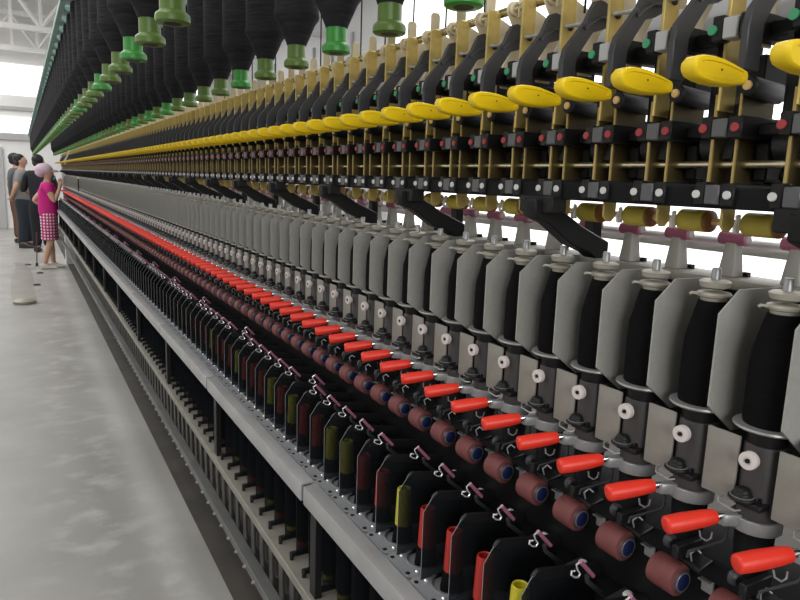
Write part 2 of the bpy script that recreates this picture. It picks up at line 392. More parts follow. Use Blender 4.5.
# suction nozzle
noz = MB(.03, 2)
def taper(z0, z1, a, b):
    (ax0, ax1, ay0, ay1), (bx0, bx1, by0, by1) = a, b
    return noz.add([(ax0, ay0, z0), (ax1, ay0, z0), (ax1, ay1, z0), (ax0, ay1, z0), (bx0, by0, z1), (bx1, by0, z1), (bx1, by1, z1), (bx0, by1, z1)],
                   [(0, 3, 2, 1), (4, 5, 6, 7), (0, 1, 5, 4), (1, 2, 6, 5), (2, 3, 7, 6), (3, 0, 4, 7)])
taper(-1.27, -.74, (9.38, 9.66, .35, .62), (9.42, 9.6, .39, .56))
tip = MB().lathe([(0, .08), (.015, .10), (.45, .10), (.465, .08)], (9.5, .24, -.69), (0, 1, 0), 18)
tipe = MB().lathe([(0, .055), (.02, .07)], (9.5, .225, -.69), (0, 1, 0), 14)
nzf = MB().box(9.67, 9.76, .3, .40, -1.27, -1.2)
K_N = Kind('suction_nozzle', 'nozzle', 'grey suction nozzle with pink tip', 'pink-tipped suction nozzles', (9.5, .5, -1.27),
    [('body', noz, 'cone_grey', None, None), ('tip', tip, 'pink_ceramic', None, 'pink tip'), ('tip_bore', tipe, 'cone_grey', 'tip', None), ('foot_screw', nzf, 'black_paint', None, None)],
    'tiny pink-tipped suction nozzle far down above the grey shields')
# separator shield
sh = MB().prism([(7.75, -1.54), (8.12, -1.24), (9.2, -1.25), (9.2, -3.2), (8.3, -3.2), (7.75, -2.78)], 'XZ', .355, .38)
K_S = Kind('separator_shield', 'shield', 'grey separator shield between black bobbins', 'grey separator shields', (8.3, .37, -3.2), [('plate', sh, 'shield_grey', None, None)],
    'thin grey separator shield far down the row where shields look like pleats', n_ord=35)
# black bobbin
cy = MB().lathe([(-2.9, .31), (-2.86, .325), (-2.2, .325), (-1.97, .315), (-1.5, .205), (-1.46, .19)], (8.22, .8, 0), n=20)
cdome = MB().lathe([(-1.30, .12), (-1.27, .19), (-1.20, .21), (-1.175, .17), (-1.17, .08)], (8.22, .8, 0), n=20)
cfl = MB().lathe([(-1.47, .17), (-1.42, .17), (-1.40, .22), (-1.37, .23), (-1.345, .21), (-1.33, .13)], (8.22, .8, 0), n=22)
cfl.tube([(8.05, .89, -1.37), (7.94, .95, -1.36), (7.92, .96, -1.38)], .02, 5)
cpin = MB().lathe([(-1.2, .062), (-1.03, .062), (-1.01, .05)], (8.22, .8, 0), n=12)
K_B = Kind('yarn_bobbin', 'bobbin', 'black yarn bobbin between grey shields', 'black yarn bobbins between shields', (8.22, .8, -2.9),
    [('yarn', cy, 'yarn_black', None, None), ('top_disc', cdome, 'cop_beige', None, 'beige top disc'), ('flange', cfl, 'cop_beige', None, 'beige upper flange'), ('pin', cpin, 'dull_steel', None, 'steel pin')],
    'black yarn bobbin hidden but for its beige top, far down the shield row')
# spindle housing
ho = MB().lathe([(-4.2, .25), (-4.19, .262), (-3.2, .262), (-3.16, .25), (-3.15, .235), (-2.95, .235)], (8.22, .8, 0), n=20)
hbase = MB().lathe([(-4.95, .22), (-4.55, .24), (-4.19, .25)], (8.22, .8, 0), n=20)
hn = MB().lathe([(-3.155, .24), (-3.15, .242), (-2.96, .242)], (8.22, .8, 0), n=20)
hf = MB().lathe([(-2.98, .24), (-2.955, .40), (-2.93, .43), (-2.905, .425), (-2.90, .33)], (8.22, .8, 0), n=24)
d = Vector((-.93, -.1, 0)).normalized()
kn = MB().lathe([(0, .05), (.02, .075), (.05, .075), (.06, .115), (.085, .118), (.09, .085), (.115, .085), (.12, .118), (.15, .115), (.155, .05), (.14, .045)], Vector((8.22, .8, -3.31)) + d * .30, d, 16)
knc = MB().lathe([(.135, .03), (.16, .03)], Vector((8.22, .8, -3.31)) + d * .30, d, 8)
hs = MB().box(7.985, 8.05, .64, .68, -4.0, -3.82).box(7.94, 7.99, .8, .84, -4.0, -3.82)
pl = MB(.01, 1)
pl.lathe([(-3.88, .17), (-3.84, .17), (-3.82, .12), (-3.79, .12), (-3.78, .1), (-3.75, .1), (-3.72, .06)], (7.90, .84, 0), n=16)
pl.box(7.86, 8.06, .56, .92, -3.96, -3.88)
plw = MB().lathe([(-3.835, .15), (-3.825, .15)], (7.90, .84, 0), n=16)
wb = MB().tube([(7.80, 1.04, -3.9), (7.72, 1.04, -3.9), (7.72, 1.04, -3.97), (7.72, .8, -3.99), (7.80, .78, -3.99)], .014, 5)
K_H = Kind('spindle_housing', 'spindle', 'dark spindle housing with white knob', 'spindle housings under the black bobbins', (8.22, .8, -4.95),
    [('barrel', ho, 'housing_grey', None, None), ('base_sleeve', hbase, 'bed_black', None, 'black base sleeve'), ('neck', hn, 'black_paint', None, 'black neck'), ('ring_flange', hf, 'flange_grey', None, 'pale ring flange'), ('knob', kn, 'knob_white', None, 'white grooved knob'), ('knob_screw', knc, 'black_paint', 'knob', None),
     ('slot', hs, 'black_paint', None, None), ('tension_pulley', pl, 'black_paint', None, 'black tension pulley'), ('pulley_rim', plw, 'dull_steel', 'tension_pulley', None), ('wire_bail', wb, 'dull_steel', None, None)],
    'small dark spindle housing with white knob far down the row')
pn = MB(.02, 2).box(7.98, 8.02, .01, .49, -4.02, -3.11)
K_P = Kind('cover_panel', 'panel', 'taupe cover panel between two spindle housings', 'taupe panels between housings', (8.0, .24, -4.0), [('plate', pn, 'panel_taupe', None, None)],
    'sliver of taupe cover panel far down between distant housings')
# red brake handle
p0, p1 = Vector((7.04, .285, -4.27)), Vector((7.70, .03, -4.17)); dd = (p1 - p0); L = dd.length
gr = MB().lathe([(0, .06), (.006, .098), (.02, .114), (.05, .120), (L * .35, .124), (L * .75, .112), (L * .94, .098), (L * .99, .085), (L, .06)], p0, dd, 20)
fe = MB().lathe([(-.01, .06), (.05, .06), (.055, .045), (.1, .045)], p1, dd, 10)
an = MB(.012, 1).prism([(7.74, .05), (7.76, -.06), (7.90, -.14), (7.98, -.17), (7.99, -.02), (7.88, .03)], 'XY', -4.29, -4.13)
co = MB(.01, 1).ring((8.22, -.2), .255, .315, -4.33, -4.15, 24)
lp_ = MB().tube([(7.50, .1, -4.36), (7.48, .06, -4.43), (7.52, .0, -4.46), (7.58, -.02, -4.43), (7.62, 0, -4.36)], .013, 5)
cot = MB().tube([(7.9, -.02, -4.3), (7.9, -.02, -4.5), (7.86, 0, -4.56), (7.5, .22, -4.72), (7.48, .22, -4.8)], .022, 5)
K_RH = Kind('brake_handle', 'handle', 'red brake handle clamped to a spindle housing', 'red brake handles', (7.9, 0, -4.4),
    [('grip', gr, 'red_plastic', None, None), ('ferrule', fe, 'steel', None, 'steel ferrule'), ('clamp_arm', an, 'clamp_grey', None, 'grey clamp arm'), ('collar', co, 'clamp_grey', None, 'grey collar'), ('thread_loop', lp_, 'dull_steel', None, 'small steel thread loop'), ('wire_stay', cot, 'charcoal_paint', None, None)],
    'small red brake handle far down where handles merge into a red line', n_ord=35)
# maroon feed roller
slb = MB().cyl((7.9, .78, -5.47), (8.08, .78, -5.47), .05, n=8)
sl = MB().lathe([(0, .20), (.015, .235), (.05, .242), (.38, .242), (.43, .235), (.445, .20)], (7.9, .56, -5.47), (0, 1, 0), 22)
hr = MB().lathe([(0, .146), (.01, .16), (.03, .20)], (7.9, .535, -5.47), (0, 1, 0), 20)
hb = MB().lathe([(0, .11), (.012, .128), (.03, .13)], (7.9, .515, -5.47), (0, 1, 0), 18)
hw = MB().ring((0, 0), .132, .146, 0, .012, 20); hw.v = [Vector((7.9 + v.x, .53 - v.z, -5.47 + v.y)) for v in hw.v]
bk = MB(.015, 1).box(8.02, 8.05, .14, .34, -5.5, -5.28).box(7.92, 8.1, .16, .34, -5.31, -5.28)
K_F = Kind('feed_roller', 'roller', 'maroon feed roller with blue hub', 'maroon feed rollers', (7.9, .8, -5.47),
    [('sleeve', sl, 'maroon_rubber', None, None), ('end_ring', hr, 'hub_ring', None, None), ('hub', hb, 'hub_blue', None, 'dark blue hub'), ('circlip', hw, 'dull_steel', None, None), ('stub_axle', slb, 'black_paint', None, None), ('bearing_stay', bk, 'dull_steel', None, 'grey bearing stay')],
    'small maroon feed roller far down where rollers merge into a dark red line', n_ord=30)
tbk = MB(.015, 1).box(7.55, 8.1, .42, .52, -4.98, -4.78).prism([(7.6, .1), (8.0, .18), (8.0, .5), (7.7, .52)], 'XY', -5.02, -4.96)
tcl = MB().tube([(7.7, .3, -4.96), (7.66, .3, -4.84), (7.74, .28, -4.78), (7.8, .24, -4.84)], .014, 5)
trl = MB().lathe([(0, .07), (.03, .10), (.10, .10), (.13, .07)], (7.72, .62, -4.86), (0, 1, 0), 12)
K_TB = Kind('thread_bracket', 'bracket', 'black thread bracket between red handles and maroon rollers', 'black thread brackets', (7.8, .4, -4.97),
    [('bracket', tbk, 'black_paint', None, None), ('thread_clip', tcl, 'dull_steel', None, 'steel thread clip'), ('guide_wheel', trl, 'charcoal_paint', None, None)], 'tiny black thread bracket far down above the maroon rollers', lod=30)
# clear separator
pane = MB().prism([(6.56, -11.1), (6.56, -6.40), (6.76, -6.11), (6.86, -6.05), (8.2, -6.29), (8.2, -11.1)], 'XZ', .362, .378)
bar = MB(.01, 1).prism([(6.74, -6.13), (6.78, -6.08), (6.86, -6.02), (7.0, -6.04), (8.26, -6.27), (8.26, -6.50), (6.98, -6.22), (6.88, -6.20), (6.84, -6.13)], 'XZ', .34, .42)
rim = MB().tube([(6.555, .37, -7.8), (6.555, .37, -6.40), (6.755, .37, -6.11)], .006, 5)
K_CP = Kind('clear_separator', 'separator', 'clear separator sheet with black top bar', 'clear bobbin separators', (7.4, .37, -11.1),
    [('sheet', pane, 'clear_pane', None, None), ('top_bar', bar, 'black_paint', None, 'black top bar'), ('edge_rim', rim, 'rim_grey', None, 'pale front edge')],
    'clear separator sheet far down where sheets merge into a dark grey band', n_ord=28)
# pigtail guide
wi = MB().tube([(7.30, .92, -5.76), (7.24, .93, -5.80), (7.27, .93, -5.88), (7.33, .92, -5.97), (7.29, .91, -6.01), (7.19, .9, -5.98), (7.12, .9, -5.92), (7.15, .93, -5.885), (7.24, .95, -5.91)], .016, 6)
ce = MB().cyl((7.31, .92, -5.75), (7.60, .9, -6.07), .038, n=10)
ga = MB().tube([(7.46, .9, -6.02), (7.48, .9, -6.13), (7.9, .9, -6.5)], .04, 8).prism([(7.7, .72), (8.25, .8), (8.25, .5), (8.05, .5)], 'XY', -6.42, -6.39)
gc = MB().lathe([(0, .09), (.05, .06), (.06, .02)], (8.12, .62, -6.39), n=10)
K_G = Kind('yarn_guide', 'guide', 'wire yarn guide with pink ceramic rod', 'pigtail yarn guides', (7.4, .9, -6.4),
    [('pigtail', wi, 'wire_bright', None, 'bright wire pigtail'), ('ceramic', ce, 'ceramic_rose', None, 'pink ceramic rod'), ('hinge_arm', ga, 'charcoal_paint', None, None), ('wing_nut', gc, 'clip_white', None, None)],
    'tiny bright yarn guide far down above the separators')
# coloured bobbin
tb = MB(); n = 16
tb.lathe([(-11.1, .19), (-7.4, .185), (-6.70, .16), (-6.66, .145), (-6.655, .13), (-6.67, .115), (-6.95, .11)], (7.02, .93, 0), n=18)
ya = MB().lathe([(-10.95, .2), (-10.8, .25), (-8.0, .25), (-7.5, .19)], (7.02, .93, 0), n=18)
K_T = Kind('spinning_bobbin', 'bobbin', 'x', 'coloured spinning bobbins', (7.02, .93, -11.1),
    [('tube', tb, 'tube_red', None, None), ('cop', ya, 'yarn_black', None, 'dark wound yarn')], 'x')
# ring plate with ring
def plate():
    mb = MB(); c = (7.05, 1.0); y0, y1, x0, x1 = .545, 1.53, 6.37, 7.8; ch = .09; r = .42
    out = [(x0, y0 + ch), (x0, y1 - ch), (x0 + ch, y1), (x1, y1), (x1, y0), (x0 + ch, y0)]
    def edge(th):
        dx, dy = math.cos(th), math.sin(th); best = 9
        m2 = len(out)
        for i in range(m2):
            (ax_, ay), (bx, by) = out[i], out[(i + 1) % m2]; ex, ey = bx - ax_, by - ay; den = dx * ey - dy * ex
            if abs(den) < 1e-9: continue
            t = ((ax_ - c[0]) * ey - (ay - c[1]) * ex) / den; q = ((ax_ - c[0]) * dy - (ay - c[1]) * dx) / den
            if t > 0 and -1e-6 <= q <= 1 + 1e-6: best = min(best, t)
        return c[0] + dx * best, c[1] + dy * best
    ths = sorted(set([2 * math.pi * i / 36 for i in range(36)] + [math.atan2(y - c[1], x - c[0]) % (2 * math.pi) for x, y in out]))
    m2 = len(ths); vs = []; fs = []
    for th in ths:
        ex, ey = edge(th); ix, iy = c[0] + r * math.cos(th), c[1] + r * math.sin(th)
        vs += [(ix, iy, -7.85), (ex, ey, -7.85), (ex, ey, -7.89), (ix, iy, -7.89)]
    for i in range(m2):
        j = (i + 1) % m2
        for q in range(4): fs.append((i * 4 + q, i * 4 + (q + 1) % 4, j * 4 + (q + 1) % 4, j * 4 + q))
    return mb.add(vs, fs)
rg = MB().ring((7.05, 1.0), .39, .422, -7.87, -7.825, 28)
sc1 = [MB().lathe([(-7.85, .045), (-7.83, .045), (-7.815, .025)], (6.64, y, 0), n=10) for y in (.64, 1.3)]
sc2 = [MB().lathe([(-7.85, .05), (-7.842, .05)], (6.44, y, 0), n=10) for y in (.68, 1.34)]
K_D = Kind('ring_plate', 'plate', 'grey ring plate with round opening', 'ring plates on the ring rail', (7.0, 1.0, -7.89),
    [('plate', plate(), 'zinc_plate', None, None), ('ring', rg, 'dull_steel', None, None)] + [('bright_screw', q, 'wire_bright', None, 'bright screw') for q in sc1] + [('dark_screw', q, 'black_paint', None, 'dark screw') for q in sc2],
    'tiny ring plate far down along the ring rail', lod=36)
# foot bar and peg of each clear separator, on the lower ledge
ft = MB(.01, 1).box(6.38, 7.6, .37, .47, -11.14, -10.98)
fh = MB().lathe([(-11.2, .06), (-11.0, .06), (-10.97, .04)], (6.42, .37, 0), n=10)
fs_ = MB().lathe([(-11.2, .05), (-11.17, .05)], (6.40, .05, 0), n=8)
K_L = Kind('separator_foot', 'clip', 'black separator foot lying on the putty ledge', 'black separator feet on the ledge', (6.8, .4, -11.2),
    [('strip', ft, 'black_paint', None, None), ('peg', fh, 'black_paint', None, None)], 'tiny black separator foot far down the putty ledge', lod=36)
bo = MB().lathe([(-13.35, .14), (-13.2, .2), (-12.6, .24), (-12.5, .36), (-12.1, .36), (-11.9, .3), (-11.55, .36), (-11.5, .36)], (6.95, .93, 0), n=14)
bob = MB(.02, 1).prism([(.42, -11.52), (.80, -11.52), (.66, -13.2), (.30, -13.2)], 'YZ', 6.48, 6.56)
K_BO = Kind('spindle_bolster', 'bolster', 'grey-brown spindle bolster under the putty ledge', 'spindle bolsters under the ledge', (6.85, .93, -13.35),
    [('bolster', bo, 'bolster', None, None), ('tape_lever', bob, 'bolster', None, None)], 'tiny dim spindle bolster far down under the ledge', lod=30)
bt = MB().lathe([(0, .07), (.05, .07), (.055, .05), (.1, .05)], (6.2, 0, -13.62), (-1, 0, 0), 8)
K_BT = Kind('rail_bolt', 'bolt', 'bolt head on the low grey rail', 'bolts on the low rail', (6.2, 0, -13.62), [('bolt', bt, 'clamp_grey', None, None)],
    'tiny bolt head far down the low grey rail', n_ord=20)

END = 157
colour = {7: 'y', 8: 'r', 9: 'r', 10: 'r', 11: 'y', 12: 'r', 13: 'r', 14: 'y', 15: 'y', 16: 'r', 17: 'r', 18: 'y', 19: 'r', 20: 'y', 21: 'r', 22: 'r', 23: 'd', 24: 'y', 25: 'r', 26: 'r', 28: 'y'}
cnt = {'r': 0, 'y': 0}
for k in range(1, END):
    for K in (K_ARM, K_BR, K_C1, K_C2, K_C3, K_R1, K_M, K_N, K_S, K_B, K_H, K_P, K_RH, K_TB, K_F, K_CP, K_G, K_D, K_L):
        K.put(k, off=(-.38, 0, .02) if K is K_G and k > 11 and k % 7 != 3 else (0, 0, 0))
    if k < 110: K_BO.put(k)
    # coloured bobbin
    c = colour.get(k) or random.choice('rrry'); c = 'r' if c == 'd' else c
    if K_T.seen(k):
        cn = {'r': 'red', 'y': 'yellow'}[c]; cnt[c] += 1
        if cnt[c] <= 10: lab = (('nearest %s spinning bobbin behind a clear separator' % cn) if cnt[c] == 1 else '%s %s spinning bobbin behind the clear separators, counting from the near end' % (ordinal(cnt[c]), cn))
        else: lab = 'dim %s spinning bobbin far down behind many clear separators' % cn
        K_T.put(k, mats=None if c == 'r' else {'tube': 'tube_yellow'}, label=lab)
for i in range(110): K_BT.put(17.2 + i * 1.06)

# diagonal black stanchion arms
st = MB(.02, 1).prism([(7.18, -.2), (7.66, -.2), (7.70, -.34), (8.2, -.62), (8.9, -.92), (8.9, -1.2), (8.6, -1.2), (8.45, -1.1), (8.05, -.96), (7.5, -.6), (7.2, -.5)], 'XZ', 0, .3)
st2 = MB(.02, 1).box(7.3, 7.62, -.25, .55, -.42, -.15)
K_ST = Kind('stanchion_arm', 'bracket', 'black diagonal stanchion arm', 'black diagonal stanchion arms', (7.4, 0, -.6), [('arm', st, 'black_paint', None, None), ('saddle', st2, 'black_paint', None, None), ('leg', MB(.02, 1).box(8.92, 9.12, .4, .66, -1.24, -.3), 'black_paint', None, None)],
    'tiny black diagonal stanchion arm far down under the white caps', n_ord=14)
for i in range(36): K_ST.put(4.0 + i * 4.41)

# ================================================================== creel
tubeA = MB().lathe([(0, .34), (.03, .38), (.13, .385), (.19, .37), (.25, .30), (.27, .28), (.95, .272)], (0, 0, 0), n=24)
bore = MB().lathe([(-.004, .2), (.002, .2)], (0, 0, 0), n=18)
rov = MB().lathe([(.64, .29), (.70, .31), (1.25, .55), (1.42, .67), (1.5, .685), (1.7, .66), (4.3, .66), (4.5, .64), (4.75, .5)], (0, 0, 0), n=24)
topc = MB().lathe([(4.55, .3), (4.62, .86), (4.9, .86), (5.0, .3)], (0, 0, 0), n=20)
topc_ = 0
rod_ = MB().cyl((0, 0, 4.9), (0, 0, 6.2), .06, n=8)
def creel(row, x, z, y0, where):
    parts = [('bobbin_tube', tubeA, 'bobbin_green', None, 'green tube'), ('bore', bore, 'black_paint', 'bobbin_tube', None), ('roving', rov, 'roving_black', None, None), ('hanger_cap', topc, 'teal_hanger', None, 'teal hanger cap'), ('hanger_rod', rod_, 'dull_steel', 'hanger_cap', None)]
    K = Kind('roving_bobbin', 'bobbin', 'hanging black roving bobbin, ' + where, 'roving bobbins in the ' + where, (x, y0, z), [(a, MBshift(b, (x, y0, z)), c_, d_, e) for a, b, c_, d_, e in parts],
             'hanging black roving bobbin far down the ' + where, n_ord=22, lod=70)
    pat = row
    for i in range(-6, 60):
        o = pat[i % len(pat)]
        K.put(i * 3.0, mats={'bobbin_tube': 'bobbin_olive'} if o == 'o' else None)
def MBshift(mb, d):
    r = MB(mb.bevel, mb.seg); r.v = [v + Vector(d) for v in mb.v]; r.f = list(mb.f); return r
# pattern index 0 is the first flange in the frame
creel('gogoogoooogo', 7.55, 3.30, 11.3, 'back creel row')
creel('oogoogooogoo', 3.15, 3.28, 16.3, 'front creel row')
single('creel_tray', [(MB(.02, 1).box(2.10, 2.36, 4, 196, 7.85, 8.15), 'teal_hanger')], (2.35, 80, 7.9), 'long teal strip along the top of the front creel row', 'tray')
for x in (3.15, 7.55):
    single('creel_rail', [(MB(.03, 1).box(x - .3, x + .3, 4, 196, 9.5, 9.9), 'trim_grey')], (x, 80, 9.5), 'long grey creel rail above the %s row of hanging bobbins' % ('front' if x < 5 else 'back'), 'rail')
rs = MB().cyl((8.75, 0, 3.0), (8.75, 0, 9.4), .022, n=5)
K_RS = Kind('roving_strand', 'yarn', 'thin dark roving strand hanging behind the brackets', 'roving strands', (8.75, 0, 3.0), [('strand', rs, 'roving_black', None, None)], 'thin dark roving strand far behind the distant brackets', n_ord=10)
for i in range(30): K_RS.put(9.3 + i * 1.5)

# ================================================================== continuous machine members
Y0, Y1 = 1.0, 158.0
def member(name, mb, mt, label, cat): 
    c = (sum(v.x for v in mb.v) / len(mb.v), (Y0 + Y1) / 2, min(v.z for v in mb.v)); return single(name, [(mb, mt)], c, label, cat)
member('upper_rod', MB().cyl((8.0, 3, 3.14), (8.0, Y1, 3.14), .08, n=12), 'rod_steel', 'brass-toned rod threading the collars at the top of the gold brackets', 'rod')
member('lower_rod', MB().cyl((7.82, 1, .35), (7.82, Y1, .35), .05, n=12), 'rod_steel', 'brass-toned rod running between the gold struts below the red caps', 'rod')
member('clamp_beam', MB(.02, 1).box(7.5, 7.62, 1, Y1, -.2, .06), 'bed_black', 'long black beam carrying the white-capped clamps', 'beam')
member('suction_tube', MB().cyl((10.0, 1, -.84), (10.0, Y1, -.84), .13, n=18), 'tube_silver', 'shiny steel tube running behind the pink nozzle tips', 'tube')
member('suction_duct', MB(.03, 1).box(10.35, 11.3, 1, Y1, -2.4, -1.5), 'cap_white', 'white suction duct behind the pink nozzles', 'duct')
member('nozzle_rail', MB(.03, 2).box(9.15, 9.95, 1, Y1, -1.42, -1.27), 'rail_beige', 'beige rail on which the pink-tipped nozzles stand', 'rail')
member('shield_backing', MB().box(9.25, 9.32, 1, Y1, -4.6, -1.44), 'black_paint', 'black backing sheet behind the grey shields', 'panel')
member('spindle_bed', MB(.03, 1).box(8.0, 9.2, 1, Y1, -5.3, -4.97), 'bed_black', 'black spindle bed under the row of red handles', 'beam')
member('feed_bar', MB(.02, 1).box(8.06, 8.14, 1, Y1, -5.62, -5.3), 'bed_black', 'black bar carrying the maroon feed rollers', 'bar')
member('guide_board', MB(.02, 1).prism([(8.05, -5.2), (8.12, -5.2), (8.36, -6.3), (8.36, -6.45), (8.28, -6.45)], 'XZ', 1, Y1), 'black_paint', 'sloping black board between maroon rollers and clear separators', 'board')
member('inner_panel', MB().box(8.5, 8.6, 1, Y1, -13.4, -6.3), 'black_paint', 'dark inner panel behind the coloured spinning bobbins', 'panel')
member('rail_web', MB().box(6.3, 8.3, 1, Y1, -8.02, -7.92), 'zinc_plate', 'dark web beneath the ring plates', 'rail')
for a, b in ((6.0, 6.62),):
    pass
ends = [2.0, 15.45] + [15.45 + 10.5 * i for i in range(1, 14)]
nr = len(ends) - 1
for i in range(nr):
    y0, y1 = ends[i] + .09, ends[i + 1] - .09
    mb = MB(.02, 2).prism([(5.98, -7.90), (6.34, -7.885), (6.34, -7.98), (6.06, -7.98), (6.06, -8.40), (5.98, -8.40)], 'XZ', y0, y1)
    lab = ('nearest zinc ring rail length, running out of the bottom edge' if i == 0 else '%s zinc ring rail length from the near end' % ordinal(i + 1)) if i < 7 else 'short-looking zinc ring rail length far down the machine'
    single('ring_rail', [(mb, 'zinc')], (6.1, (y0 + y1) / 2, -8.4), lab, 'rail', 'ring rail lengths')
    lp = MB(.02, 1).box(6.3, 6.5, ends[i + 1] - .2, ends[i + 1] + .2, -11.2, -8.02)
    single('lifter_post', [(lp, 'black_paint')], (6.4, ends[i + 1], -11.2), ('%s black lifter post below the ring rail joints, from the near end' % ordinal(i + 1)) if i < 6 else 'black lifter post far down below the ring rail', 'post', 'lifter posts')
member('spindle_ledge', MB(.03, 1).prism([(6.18, -11.2), (8.4, -11.2), (8.4, -11.3), (6.26, -11.3), (6.26, -11.5), (6.18, -11.5)], 'XZ', 1, Y1), 'ledge_putty', 'putty-coloured ledge carrying the bobbins low on the machine', 'rail')
member('low_rail', MB(.03, 1).prism([(6.2, -13.42), (6.62, -13.42), (6.62, -13.5), (6.28, -13.5), (6.28, -13.74), (6.2, -13.74)], 'XZ', 1, Y1), 'lowrail_grey', 'lowest grey rail edged with bolts near the floor', 'rail')
member('base_panel', MB().box(9.6, 9.9, 1, Y1, FLOOR + .02, -13.5), 'black_paint', 'black base panel near the floor beneath the low rail', 'panel')
member('rear_beam', MB(.05, 1).prism([(12.0, 3.38), (12.1, 3.72), (12.6, 3.85), (12.9, 3.4), (12.6, 3.0)], 'XZ', 1, Y1), 'trim_grey', 'grey longitudinal beam behind the gold brackets', 'beam')
single('end_frame', [(MB(.05, 1).box(7.5, 12.5, 157.5, 161, FLOOR, 3.0), 'wall_panel')], (10, 159, FLOOR), 'grey end frame closing the far end of the machine', 'cabinet')
# small upright sensor pole and white tie at the far end
t = props(link('sensor_pole', None, loc=W(7.6, 114, -3.0)), 'short dark sensor pole with white top standing before the far shields', 'pole')
o = link('stem', to_mesh('stem', [(MB().box(7.52, 7.68, 113.9, 114.1, -3.2, -1.3), 'black_paint')], (7.6, 114, -3.0)), t)
o = link('head', to_mesh('head', [(MB(.03, 1).box(7.48, 7.72, 113.85, 114.15, -1.3, -1.05), 'white_plastic')], (7.6, 114, -3.0)), t)
single('white_strap', [(MB(.01, 1).prism([(6.35, 1.2), (6.5, 1.6), (6.9, 2.2), (7.3, 3.2), (7.5, 3.2), (7.1, 2.1), (6.8, 1.5), (6.85, .9), (6.6, .8)], 'XZ', 128, 128.2), 'white_plastic')], (6.9, 128, 1), 'white strap dangling across the yellow line near the far end', 'strap')

# ================================================================== building
def struct(name, mb, mt, o=(0, 0, 0)): 
    ob = single(name, [(mb, mt)], o); ob['kind'] = 'structure'; return ob
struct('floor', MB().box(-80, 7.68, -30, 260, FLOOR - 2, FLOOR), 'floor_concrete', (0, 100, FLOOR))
struct('floor_under_machine', MB().box(7.68, 72, -30, 260, FLOOR - 2, FLOOR), 'dark_floor', (20, 100, FLOOR))
struct('ceiling', MB().box(-80, 72, -30, 260, 52, 53), 'wall_white', (0, 100, 52))
struct('wall_far', MB().box(-80, 72, 256, 258, FLOOR, 52), 'wall_white', (0, 256, FLOOR))
struct('wall_right', MB().box(70, 72, -30, 256, FLOOR, 52), 'wall_panel', (70, 100, FLOOR))
struct('wall_left', MB().box(-80, -78, -30, 256, FLOOR, 52), 'wall_white', (-79, 100, FLOOR))
struct('window_1', MB().box(-70, 60, 255.6, 256, 23, 32.5), 'window_glow', (0, 256, 23))
struct('window_2', MB().box(-70, 60, 255.6, 256, 11, 16), 'window_glow', (0, 256, 11))
struct('trim_1', MB(.1, 1).box(-78, 70, 255.2, 256, 8.8, 11), 'trim_grey', (0, 256, 9))
struct('trim_2', MB(.1, 1).box(-78, 70, 255.3, 256, 18.2, 19.4), 'trim_grey', (0, 256, 18))
struct('window_3', MB().box(69.6, 70, -20, 130, -12, 44), 'window_glow', (70, 50, -12))
for i, y in enumerate((150, 162, 174, 190, 206, 222)):
    struct('trim_%d' % (i + 3), MB(.1, 1).box(69.3, 70, y, y + .9, FLOOR, 34), 'trim_grey', (70, y, FLOOR))
struct('ceiling_fill', MB().box(-60, -16, 110, 250, 51.7, 52), 'window_glow', (-40, 180, 52))  # unseen glowing strip under the ceiling, added to brighten the far hall
struct('door_1', MB(.1, 1).box(-9, -4.6, 255, 256, FLOOR, 6.5), 'trim_grey', (-7, 256, FLOOR))
for i, y in enumerate((128, 170, 212, 250)):
    tr = MB(.05, 1).box(-78, 70, y, y + 1.2, 36, 37.4).box(-78, 70, y, y + 1.2, 46.5, 47.8)
    for j in range(-10, 10):
        x = j * 7.0
        a, b = ((x, 37), (x + 7, 46.8)) if j % 2 else ((x, 46.8), (x + 7, 37))
        tr.tube([(a[0], y + .6, a[1]), (b[0], y + .6, b[1])], .55, 6); tr.box(x - .4, x + .4, y + .2, y + 1, 37, 47)
    single('roof_truss', [(tr, 'truss_white')], (0, y, 36), ['white roof truss nearest the camera, above the people', 'white roof truss second from the camera overhead', 'white roof truss third from the camera overhead', 'white roof truss against the far wall'][i], 'truss', 'roof trusses')

# ================================================================== people and small things (metres from here on)
def skin_obj(name, verts, edges, radii, mt, parent, root=0, sub=2, label=None):
    me = bpy.data.meshes.new(name); me.from_pydata([Vector(v) for v in verts], edges, []); me.materials.append(MATS[mt])
    for p in me.polygons: p.use_smooth = True
    o = link(name, me, parent)
    md = o.modifiers.new('s', 'SKIN'); md.use_smooth_shade = True
    lay = me.skin_vertices[0].data if me.skin_vertices else None
    if lay is None:
        bm = bmesh.new(); bm.from_mesh(me); bm.verts.layers.skin.verify(); bm.to_mesh(me); bm.free(); lay = me.skin_vertices[0].data
    for i, r in enumerate(radii): lay[i].radius = r if isinstance(r, tuple) else (r, r); lay[i].use_root = (i == root)
    sb = o.modifiers.new('u', 'SUBSURF'); sb.levels = sub; sb.render_levels = sub
    if label: o['label'] = label
    return o
def chain_builder():
    V, E, R = [], [], []
    def add(pts, start=None):
        prev = start
        for p, r in pts:
            V.append(p); R.append(r); i = len(V) - 1
            if prev is not None: E.append((prev, i))
            prev = i
        return prev
    return V, E, R, add
def ellipsoid(name, parts, h, mt):
    mb = MB()
    for c, rr in parts:
        n = 16; prof = [(math.sin(-math.pi / 2 + math.pi * i / 10), max(.02, math.cos(-math.pi / 2 + math.pi * i / 10))) for i in range(11)]
        e = MB().lathe(prof, (0, 0, 0), n=n)
        mb.add([(v.x * rr[0] * h + c[0] * h, v.y * rr[1] * h + c[1] * h, v.z * rr[2] * h + c[2] * h) for v in e.v], e.f)
    return to_mesh(name, [(mb, mt)], scale=1)
